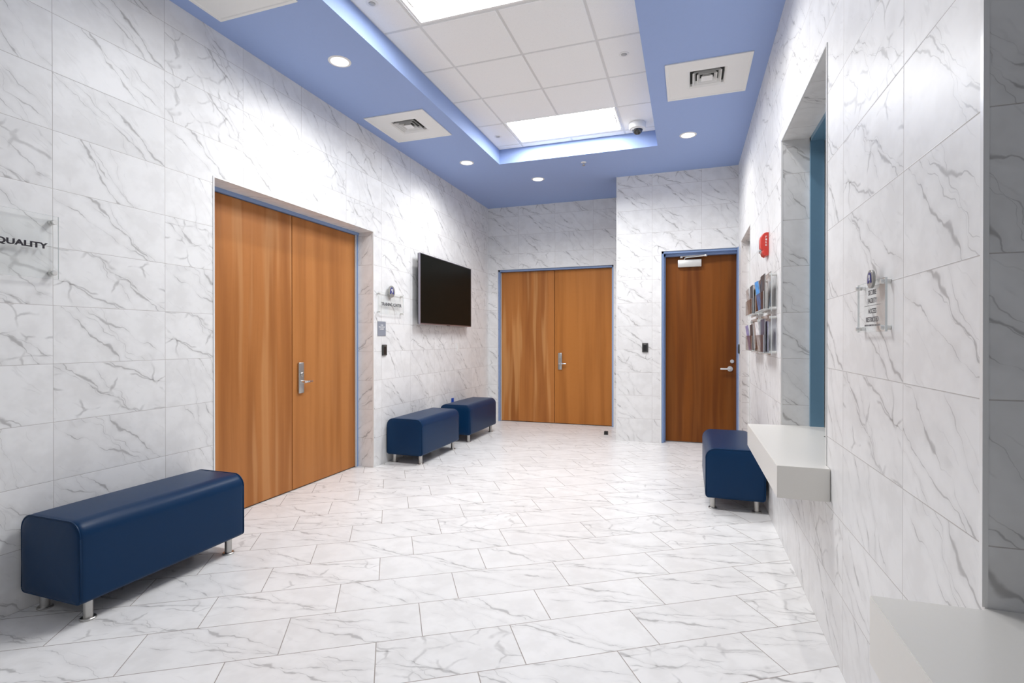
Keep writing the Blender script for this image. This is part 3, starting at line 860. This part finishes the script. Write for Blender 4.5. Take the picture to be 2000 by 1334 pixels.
# ------------------------------------------------------------------ acrylic signs
def emblem(parent, side, loc, r):
    F = frame_at(side, loc)
    bm = bmesh.new(); lathe(bm, [(r * .99, 0.0), (r, 0.001), (r, 0.007), (r * 0.97, 0.008)], 40, F)
    e_ = part('emblem', bm, M['disc'], parent, smooth=True)
    # navy arch with a pale head inside
    bm = bmesh.new()
    outer = [(math.cos(R(a)) * 0.46 * r, 0.22 * r + math.sin(R(a)) * 0.50 * r) for a in range(0, 181, 12)]
    outer += [(-0.62 * r, -0.42 * r), (-0.22 * r, -0.42 * r), (-0.20 * r, -0.20 * r), (0.22 * r, -0.20 * r), (0.24 * r, -0.42 * r), (0.62 * r, -0.42 * r)]
    vs0 = [bm.verts.new(F @ Vector((x, y, 0.0082))) for x, y in outer]; vs1 = [bm.verts.new(F @ Vector((x, y, 0.0095))) for x, y in outer]
    bm.faces.new(vs1); bm.faces.new(list(reversed(vs0)))
    for i in range(len(outer)): bm.faces.new([vs0[i], vs0[(i + 1) % len(outer)], vs1[(i + 1) % len(outer)], vs1[i]])
    part('navy_mark', bm, M['navy'], e_)
    bm = bmesh.new(); lathe(bm, [(0.22 * r, 0.0096), (0.22 * r, 0.0104)], 20, F @ Matrix.Translation((0.02 * r, 0.26 * r, 0)))
    box2 = bmesh.new(); box(box2, -0.05 * r, 0.24 * r, -0.14 * r, 0.14 * r, 0.0096, 0.0104); me = bpy.data.meshes.new('t'); box2.to_mesh(me); box2.free()
    n0 = len(bm.verts); bm.from_mesh(me); bpy.data.meshes.remove(me); bm.verts.ensure_lookup_table()
    for v in bm.verts[n0:]: v.co = F @ v.co
    part('pale_mark', bm, M['paper'], e_)
    return e_

def acrylic_sign(name, side, yc, zc, wd, ht, dist, thick, r_so, inset, label):
    xw = 0.0 if side == 'left' else RX
    F = frame_at(side, (xw, yc, zc))
    o = empty(name, (xw, yc, zc)); tag(o, label, 'sign')
    bm = bmesh.new(); box(bm, -wd / 2, wd / 2, -ht / 2, ht / 2, dist, dist + thick)
    for f in bm.faces:
        if abs(f.normal.z) < 0.5: f.material_index = 1
    bm.normal_update()
    for f in bm.faces: f.material_index = 0 if abs(f.normal.z) > 0.5 else 1
    bmesh.ops.transform(bm, matrix=F, verts=bm.verts)
    part('clear_panel', bm, [M['acrylic'], M['acrylic_edge']], o)
    for sx in (-1, 1):
        for sy in (-1, 1):
            bm = bmesh.new()
            G = F @ Matrix.Translation((sx * (wd / 2 - inset[0]), sy * (ht / 2 - inset[1]), 0))
            lathe(bm, [(r_so, 0.001), (r_so, dist)], 20, G)
            lathe(bm, [(r_so, dist + thick), (r_so, dist + thick + 0.007), (r_so * 0.85, dist + thick + 0.009)], 20, G)
            part('standoff', bm, M['steel_light'], o, smooth=True)
    return o

s1 = acrylic_sign('acrylic_sign', 'left', 1.475, 1.822, 0.61, 0.325, 0.024, 0.006, 0.0130, (0.021, 0.032),
                  'clear acrylic sign reading QUALITY at the left edge, above the nearest bench')
text('lettering', 'QUALITY', 0.212, 0.0345, 'left', (0.0325, 1.6235, 1.8215), M['ink'], None, 0.004, 0.028)
def adopt(o, parent):
    o.parent = parent
    o.matrix_parent_inverse = parent.matrix_basis.inverted() if parent.parent is None else Matrix.Identity(4)
adopt(bpy.data.objects['lettering'], s1)

s2 = acrylic_sign('acrylic_sign', 'left', 4.965, 1.742, 0.505, 0.235, 0.022, 0.006, 0.009, (0.02, 0.02),
                  'clear acrylic TRAINING CENTER sign beside the television')
adopt(text('lettering', 'TRAINING CENTER', 0.405, 0.036, 'left', (0.030, 4.969, 1.731), M['inkgrey'], None, 0.003, 0.012), s2)
emblem(s2, 'left', (0.0285, 4.962, 1.877), 0.065)

s3 = acrylic_sign('acrylic_sign', 'right', 1.990, 1.453, 0.270, 0.166, 0.013, 0.006, 0.0075, (0.013, 0.012),
                  'clear acrylic SECURE FACILITY sign near the nearer service window')
sx_ = RX - 0.0205
for i, (bd, wdt, cp, yy, zz) in enumerate((('SECURE', 0.075, 0.0165, 1.968, 1.4990), ('FACILITY', 0.083, 0.0165, 1.968, 1.4725),
                                           ('ACCESS', 0.075, 0.0165, 1.968, 1.4385), ('RESTRICTED', 0.118, 0.0165, 1.968, 1.4110),
                                           ('AUTHORIZED ACCESS', 0.150, 0.0055, 1.968, 1.3920))):
    adopt(text('lettering', bd, wdt, cp, 'right', (sx_, yy, zz), M['inkgrey'], None, 0.0008, 0.0), s3)
part('rule_line', B(RX - 0.0210, RX - 0.0195, 1.893, 2.043, 1.4560, 1.4572), M['inkgrey'], s3)
emblem(s3, 'right', (RX - 0.022, 1.958, 1.541), 0.030)

# room plate
o = empty('room_sign', (0, 4.813, 1.464)); tag(o, 'small grey room plate reading LOBBY, below the TRAINING CENTER sign', 'sign')
part('plate', B(0.001, 0.006, 4.736, 4.890, 1.387, 1.542, bev=0.003), M['greyplate'], o)
for bd, wdt, cp, zz in (('100', 0.046, 0.013, 1.503), ('PRE EVENT', 0.118, 0.013, 1.482), ('LOBBY', 0.080, 0.013, 1.461)):
    adopt(text('lettering', bd, wdt, cp, 'left', (0.0065, 4.813, zz), M['paper'], None, 0.001, 0.02), o)

# ------------------------------------------------------------------ wall devices
def reader(name, side, loc, wd, ht, dep, label):
    F = frame_at(side, loc)
    o = empty(name, loc); tag(o, label, 'card reader', 'dark wall card readers')
    bm = bmesh.new(); box(bm, -wd / 2, wd / 2, -ht / 2, ht / 2, 0.001, dep, bev=0.004)
    bmesh.ops.transform(bm, matrix=F, verts=bm.verts); part('body', bm, M['darkgrey'], o, smooth=True)
    bm = bmesh.new(); box(bm, -wd * .30, wd * .30, -ht * .36, ht * .30, dep, dep + 0.0015)
    bmesh.ops.transform(bm, matrix=F, verts=bm.verts); part('touch_face', bm, M['black'], o)
    bm = bmesh.new(); box(bm, -0.004, 0.004, ht * .36, ht * .40, dep, dep + 0.0015)
    bmesh.ops.transform(bm, matrix=F, verts=bm.verts); part('indicator', bm, plain('indicator_light', (0.5, 0.5, 0.5), 0.3), o)
reader('card_reader', 'left', (0.0, 4.857, 1.233), 0.082, 0.118, 0.016, 'dark grey card reader below the small grey room plate')
reader('card_reader', 'back', (2.600, YJ, 1.241), 0.076, 0.120, 0.016, 'dark card reader on the marble left of the single brown door')
reader('card_reader', 'right', (RX, 6.800, 1.232), 0.070, 0.112, 0.014, 'black card reader seen edge-on right of the single brown door')

o = empty('wall_outlet', (0, 6.76, 1.232)); tag(o, 'white wall plate below the television', 'outlet')
part('cover_plate', B(0.001, 0.007, 6.722, 6.798, 1.170, 1.294, bev=0.002), M['white'], o)
part('rocker', B(0.007, 0.011, 6.742, 6.778, 1.198, 1.266, bev=0.001), M['white'], o)
bm = B(0.001, 0.005, 6.543, 6.618, 0.455, 0.525)
tag(link('blue_marker', bm, M['bluetape']), 'small bright blue square on the wall just above the corner bench', 'marker')

# fire alarm strobe on the right wall
o = empty('fire_alarm_strobe', (RX, 4.46, 2.085)); tag(o, 'red fire alarm horn strobe on the right wall above the brochure racks', 'fire alarm')
prof = [(0.0, 1.998), (0.022, 1.992), (0.040, 2.004), (0.046, 2.022), (0.040, 2.034), (0.052, 2.050), (0.056, 2.08), (0.056, 2.13), (0.050, 2.152), (0.036, 2.168), (0.018, 2.174), (0.0, 2.174)]
bm = bmesh.new()
rings = []
for y, s, in ((4.402, 0.86), (4.406, 0.95), (4.416, 1.0), (4.51, 1.0), (4.520, 0.95), (4.524, 0.86)):
    rings.append([bm.verts.new((RX - 0.001 - d * s, y, 2.085 + (z - 2.085) * (0.985 if s < .9 else 1))) for d, z in prof])
n = len(prof)
for a, b in zip(rings, rings[1:]):
    for i in range(n): bm.faces.new([a[i], a[(i + 1) % n], b[(i + 1) % n], b[i]])
bm.faces.new(rings[0]); bm.faces.new(list(reversed(rings[-1])))
bmesh.ops.recalc_face_normals(bm, faces=bm.faces)
part('housing', bm, M['red'], o, smooth=True)
bm = B(RX - 0.060, RX - 0.040, 4.430, 4.496, 2.022, 2.050, bev=0.006)
part('strobe_lens', bm, M['chrome'], o, smooth=True)
for i, ch in enumerate('FIRE'):
    # upright letters stacked down the near side of the housing
    tx = text('lettering', ch, 0.011, 0.014, 'back', (RX - 0.018, 4.4015, 2.140 - 0.0215 * i), M['paper'], None, 0.0015, 0.02)
    adopt(tx, o)

# door stop on the floor
o = empty('door_stop', (2.035, 7.345, 0)); tag(o, 'small black cube door stop on the floor in front of the far double door', 'door stop')
part('block', B(2.008, 2.060, 7.322, 7.370, 0.004, 0.048, bev=0.004), M['rubber'], o)
part('base_plate', B(2.006, 2.062, 7.320, 7.372, 0.0, 0.005, bev=0.001), M['darkgrey'], o)

# ------------------------------------------------------------------ brochure racks
def rack(y0, y1, z0, z1, label):
    o = empty('brochure_rack', (RX - 0.04, (y0 + y1) / 2, z0)); tag(o, label, 'brochure rack', 'clear acrylic brochure racks')
    xb = RX - 0.036
    bm = B(xb - 0.004, xb, y0, y1, z0, z1)
    bm.normal_update()
    for f in bm.faces: f.material_index = 0 if abs(f.normal.x) > 0.5 else 1
    part('back_panel', bm, [M['acrylic'], M['acrylic_edge']], o)
    xf = xb - 0.052
    pz0 = z0 + 0.018; pz1 = z0 + 0.145
    ya, yb = y0 + 0.015, y1 - 0.015
    bm = B(xf, xf + 0.003, ya, yb, pz0, pz1); bm.normal_update()
    for f in bm.faces: f.material_index = 0 if abs(f.normal.x) > 0.5 else 1
    part('pocket_front', bm, [M['acrylic'], M['acrylic_edge']], o)
    for y in (ya, (ya + yb) / 2 - 0.0015, yb - 0.003):
        part('divider', B(xf + 0.003, xb - 0.004, y, y + 0.003, pz0, pz1), M['acrylic'], o)
    part('pocket_floor', B(xf, xb - 0.004, ya, yb, pz0 - 0.004, pz0), M['acrylic_edge'], o)
    for y in (y0 + 0.03, y1 - 0.03):
        for z in (z0 + 0.022, z1 - 0.022):
            bm = bmesh.new(); G = frame_at('right', (RX, y, z))
            lathe(bm, [(0.010, 0.001), (0.010, 0.036)], 18, G); lathe(bm, [(0.010, 0.040), (0.010, 0.048)], 18, G)
            part('standoff', bm, M['steel_light'], o, smooth=True)
    return xf, pz0, ya, yb

BM = {}
def bmat(n, c):
    if n not in BM:
        m = NT('brochure_' + n)
        tc = m.n('ShaderNodeTexCoord')
        f, _ = m.noise(tc.outputs['Object'], 22.0, 3.0)
        m.set(color=m.mix(m.step(f, 0.42, 0.58), tuple(c) + (1,), tuple(min(1, x * 1.7 + 0.02) for x in c) + (1,)), rough=0.3)
        BM[n] = m.m
    return BM[n]
CC = {'black': (0.012, 0.012, 0.013), 'navy': (0.022, 0.028, 0.06), 'brown': (0.22, 0.12, 0.08), 'white': (0.62, 0.62, 0.66), 'blue': (0.02, 0.24, 0.62),
      'teal': (0.02, 0.035, 0.045), 'olive': (0.16, 0.13, 0.03), 'lilac': (0.20, 0.19, 0.36), 'grey': (0.30, 0.28, 0.27)}
def brochure(xf, pz, yc, slot, wd, ht, tilt, lean, colname, label):
    """folded leaflet standing in a pocket: cover, back and page block; lean rocks it along the wall"""
    o = empty('brochure', (xf + 0.0065 + slot + 0.127 * math.tan(R(tilt)), yc, pz + 0.004)); tag(o, label, 'brochure', 'brochures in the acrylic racks')
    o.rotation_euler = (R(lean), R(-tilt), 0)
    cov = bmat(colname, CC[colname])
    bm = B(0.0, 0.0012, -wd / 2, wd / 2, 0, ht); box(bm, 0.0052, 0.0064, -wd / 2, wd / 2, 0, ht); box(bm, 0.0, 0.0064, wd / 2 - 0.0012, wd / 2, 0, ht)
    link('cover', bm, cov, o)
    link('pages', B(0.0014, 0.0050, -wd / 2 + 0.001, wd / 2 - 0.0014, 0.001, ht - 0.002), M['paper'], o)

racks = [((3.995, 4.505, 1.545, 1.825), 'brochure rack, upper one nearest the service window'),
         ((4.680, 5.190, 1.545, 1.825), 'brochure rack, upper one nearest the side door'),
         ((3.995, 4.505, 1.235, 1.525), 'brochure rack, lower one nearest the service window'),
         ((4.680, 5.190, 1.235, 1.525), 'brochure rack, lower one nearest the side door')]
fill = [
    [(0, 0.004, 0, 0, 'black', 0.215, 0.245, 'black brochure in the upper rack by the service window'),
     (1, 0.000, 7, 4, 'blue', 0.20, 0.225, 'bright blue and tan brochure tipping forward in the upper rack'),
     (1, 0.020, 3, -2, 'brown', 0.205, 0.235, 'brown brochure behind the bright blue one in the upper rack')],
    [(0, 0.004, 1, 0, 'teal', 0.21, 0.235, 'dark teal brochure in the upper rack by the side door'),
     (0, 0.022, 0, 3, 'olive', 0.21, 0.20, 'olive brochure behind the dark teal one'),
     (1, 0.002, 5, -4, 'grey', 0.20, 0.225, 'grey brochure in the farthest upper pocket')],
    [(0, 0.004, 0, 0, 'navy', 0.215, 0.235, 'dark navy brochure in the lower rack by the service window'),
     (0, 0.024, 0, 0, 'lilac', 0.20, 0.22, 'lilac brochure behind the dark navy one in the lower rack'),
     (1, 0.000, 6, 3, 'white', 0.20, 0.225, 'white brochure leaning in the lower rack by the service window')],
    [(0, 0.004, 2, 0, 'black', 0.21, 0.215, 'black brochure in the lower rack by the side door'),
     (1, 0.000, 8, -3, 'lilac', 0.20, 0.215, 'pale lilac brochure tipping forward in the farthest lower pocket')]]
for (geo, lb), fl_ in zip(racks, fill):
    xf, pz, ya, yb = rack(*geo, lb)
    half = (yb - ya) / 2
    for pk, slot, tilt, lean, cn, wd, ht, lab in fl_:
        brochure(xf, pz, ya + half * (pk + 0.5), slot, wd, ht, tilt, lean * 0.5, cn, lab)

# ------------------------------------------------------------------ ceiling fixtures
def make_troffer():
    o = empty('ceiling_light')
    hx, hy = 0.597, 0.292
    bm = bmesh.new()
    # pan: flange, sloping sides, top
    lv = [(hx, hy, 0.0), (hx - 0.018, hy - 0.018, 0.0), (hx - 0.030, hy - 0.10, 0.07), (hx - 0.030, 0.02, 0.085)]
    rg = []
    for a, b, z in lv: rg.append([bm.verts.new(p) for p in ((-a, -b, z), (a, -b, z), (a, b, z), (-a, b, z))])
    for p, q in zip(rg, rg[1:]):
        for i in range(4): bm.faces.new([p[i], p[(i + 1) % 4], q[(i + 1) % 4], q[i]])
    bm.faces.new(rg[-1])
    link('reflector_pan', bm, M['white'], o)
    bm = bmesh.new()
    n = 12
    A, Bv = [], []
    for i in range(n + 1):
        t_ = -1 + 2 * i / n
        y = t_ * 0.155; z = 0.018 + 0.035 * t_ * t_
        A.append(bm.verts.new((-hx + 0.035, y, z))); Bv.append(bm.verts.new((hx - 0.035, y, z)))
    for i in range(n): bm.faces.new([A[i], A[i + 1], Bv[i + 1], Bv[i]])
    link('lens', bm, M['lens'], o, smooth=True)
    for s in (-1, 1):
        link('end_bracket', B(s * (hx - 0.040) - 0.008, s * (hx - 0.040) + 0.008, -0.12, 0.12, 0.010, 0.05, bev=0.003), M['white'], o)
    return o
t0 = make_troffer()
for i, y in enumerate(TROFF):
    c = t0 if i == 0 else copy_tree(t0)
    c.location = (1.845, y, ACT - 0.001)
    tag(c, ['long recessed ceiling light at the far end of the tile tray', 'long recessed ceiling light cut by the top edge of the view',
            'unseen ceiling light added in the tray behind the viewer as dim fill'][i], 'ceiling light', 'recessed lights in the tile tray')

def make_can():
    o = empty('downlight')
    bm = bmesh.new()
    lathe(bm, [(0.064, 0.0), (0.069, -0.004), (0.083, -0.004), (0.087, -0.001), (0.087, 0.001)], 40, None, cap=False)
    link('trim_ring', bm, M['white'], o, smooth=True)
    bm = bmesh.new()
    lathe(bm, [(0.066, -0.001), (0.060, 0.03), (0.048, 0.055)], 40, None, cap=False)
    link('reflector_cone', bm, M['white'], o, smooth=True)
    bm = bmesh.new(); lathe(bm, [(0.049, 0.050), (0.049, 0.053)], 32)
    link('lens', bm, M['canlens'], o)
    return o
c0 = make_can()
clab = ['round recessed downlight above the near double door', 'round recessed downlight above the television', 'round recessed downlight before the far double door',
        'round recessed downlight beyond the square vent on the right', 'round recessed downlight just above the top edge, right of the tray']
for i, (x, y) in enumerate(CANS):
    c = c0 if i == 0 else copy_tree(c0)
    c.location = (x, y, H)
    tag(c, clab[i], 'downlight', 'round downlights in the blue ceiling')

def make_vent():
    o = empty('ceiling_vent')
    h = 0.322
    bm = bmesh.new()
    rg = []
    for a, z in ((h, 0.0), (h, -0.008), (h - 0.020, -0.008), (h - 0.026, -0.004), (0.20, -0.003), (0.150, -0.001), (0.134, 0.010), (0.130, 0.03)):
        rg.append([bm.verts.new((sx * a, sy * a, z)) for sx, sy in ((-1, -1), (1, -1), (1, 1), (-1, 1))])
    for p, q in zip(rg, rg[1:]):
        for i in range(4): bm.faces.new([p[i], p[(i + 1) % 4], q[(i + 1) % 4], q[i]])
    link('face_panel', bm, M['white'], o)
    for k, (lo, up, zl, zu) in enumerate(((0.112, 0.092, -0.002, 0.030), (0.078, 0.058, -0.003, 0.030), (0.044, 0.024, -0.004, 0.024))):
        bm = bmesh.new()
        A = [bm.verts.new((sx * lo, sy * lo, zl)) for sx, sy in ((-1, -1), (1, -1), (1, 1), (-1, 1))]
        A2 = [bm.verts.new((sx * (lo - 0.004), sy * (lo - 0.004), zl + 0.002)) for sx, sy in ((-1, -1), (1, -1), (1, 1), (-1, 1))]
        Bq = [bm.verts.new((sx * up, sy * up, zu)) for sx, sy in ((-1, -1), (1, -1), (1, 1), (-1, 1))]
        B2 = [bm.verts.new((sx * (up - 0.004), sy * (up - 0.004), zu)) for sx, sy in ((-1, -1), (1, -1), (1, 1), (-1, 1))]
        for i in range(4):
            j = (i + 1) % 4
            bm.faces.new([A[i], A[j], Bq[j], Bq[i]]); bm.faces.new([A2[i], A2[j], B2[j], B2[i]]); bm.faces.new([A[i], A[j], A2[j], A2[i]])
        if k == 2: bm.faces.new(A2)
        link('louvre_ring', bm, M['white'], o)
    bm = bmesh.new()
    box(bm, -0.145, 0.145, -0.145, 0.145, 0.031, 0.12)
    link('duct_neck', bm, M['cavity'], o)
    return o
v0 = make_vent()
for i, (x, y, lb) in enumerate(((0.450, 4.630, 'square white ceiling vent on the left, between two downlights'),
                                (3.280, 4.570, 'square white ceiling vent on the right, above the fire alarm'),
                                (0.450, 2.360, 'square white ceiling vent cut by the top edge at upper left'))):
    c = v0 if i == 0 else copy_tree(v0)
    c.location = (x, y, H - 0.0005)
    tag(c, lb, 'vent', 'square vents in the blue ceiling')

# sprinkler heads: one pendent, three concealed plates
o = empty('sprinkler_head', (1.924, 6.249, H)); tag(o, 'small pendent sprinkler head on the blue ceiling beyond the tray', 'sprinkler')
bm = bmesh.new(); lathe(bm, [(0.034, 0.0), (0.034, -0.003), (0.018, -0.008), (0.010, -0.010)], 24, Matrix.Translation((1.924, 6.249, H)))
part('escutcheon', bm, M['white'], o, smooth=True)
bm = bmesh.new(); lathe(bm, [(0.009, -0.008), (0.009, -0.022), (0.004, -0.030), (0.004, -0.040)], 16, Matrix.Translation((1.924, 6.249, H)))
lathe(bm, [(0.019, -0.042), (0.019, -0.0405)], 16, Matrix.Translation((1.924, 6.249, H)))
tube(bm, [(1.910, 6.249, H - 0.018), (1.906, 6.249, H - 0.028), (1.918, 6.249, H - 0.040)], 0.002, 6)
tube(bm, [(1.938, 6.249, H - 0.018), (1.942, 6.249, H - 0.028), (1.930, 6.249, H - 0.040)], 0.002, 6)
part('deflector', bm, M['steel'], o, smooth=True)

def make_cover():
    o = empty('concealed_sprinkler')
    bm = bmesh.new(); lathe(bm, [(0.042, 0.0), (0.042, -0.002), (0.038, -0.004), (0.024, -0.004), (0.022, 0.0)], 32, None, cap=False)
    link('ring', bm, M['white'], o, smooth=True)
    bm = bmesh.new(); lathe(bm, [(0.0215, 0.003), (0.0215, -0.006), (0.018, -0.008)], 28)
    link('cover_disc', bm, plain('cover_disc_grey', (0.5, 0.5, 0.49), 0.5), o, smooth=True)
    return o
k0 = make_cover()
for i, (x, y, lb) in enumerate(((1.053, 3.085, 'round concealed sprinkler cover in the tiles beside the nearer ceiling light'),
                                (2.635, 4.304, 'round concealed sprinkler cover in the tiles across from the right vent'),
                                (1.060, 5.575, 'round concealed sprinkler cover in the tiles left of the far ceiling light'))):
    c = k0 if i == 0 else copy_tree(k0)
    c.location = (x, y, ACT - 0.004)
    tag(c, lb, 'sprinkler', 'concealed sprinkler covers in the tile tray')

# dome camera
cx, cy = 2.615, 5.715
o = empty('dome_camera', (cx, cy, ACT)); tag(o, 'white and smoked dome security camera at the far right corner of the tray', 'security camera')
T_ = Matrix.Translation((cx, cy, ACT - 0.004))
bm = bmesh.new(); lathe(bm, [(0.082, 0.0), (0.086, -0.006), (0.090, -0.055), (0.086, -0.066), (0.060, -0.072)], 48, T_)
part('base', bm, M['white'], o, smooth=True)
bm = bmesh.new(); lathe(bm, [(0.056 * math.cos(R(a)), -0.066 - 0.060 * math.sin(R(a))) for a in range(0, 90, 8)] + [(0.002, -0.126)], 40, T_)
part('dome', bm, plain('smoked_dome', (0.02, 0.02, 0.022), 0.08, spec=0.8), o, smooth=True)
bm = bmesh.new(); lathe(bm, [(0.062, -0.070), (0.063, -0.074), (0.056, -0.076)], 40, T_, cap=False)
part('dome_ring', bm, M['white'], o, smooth=True)
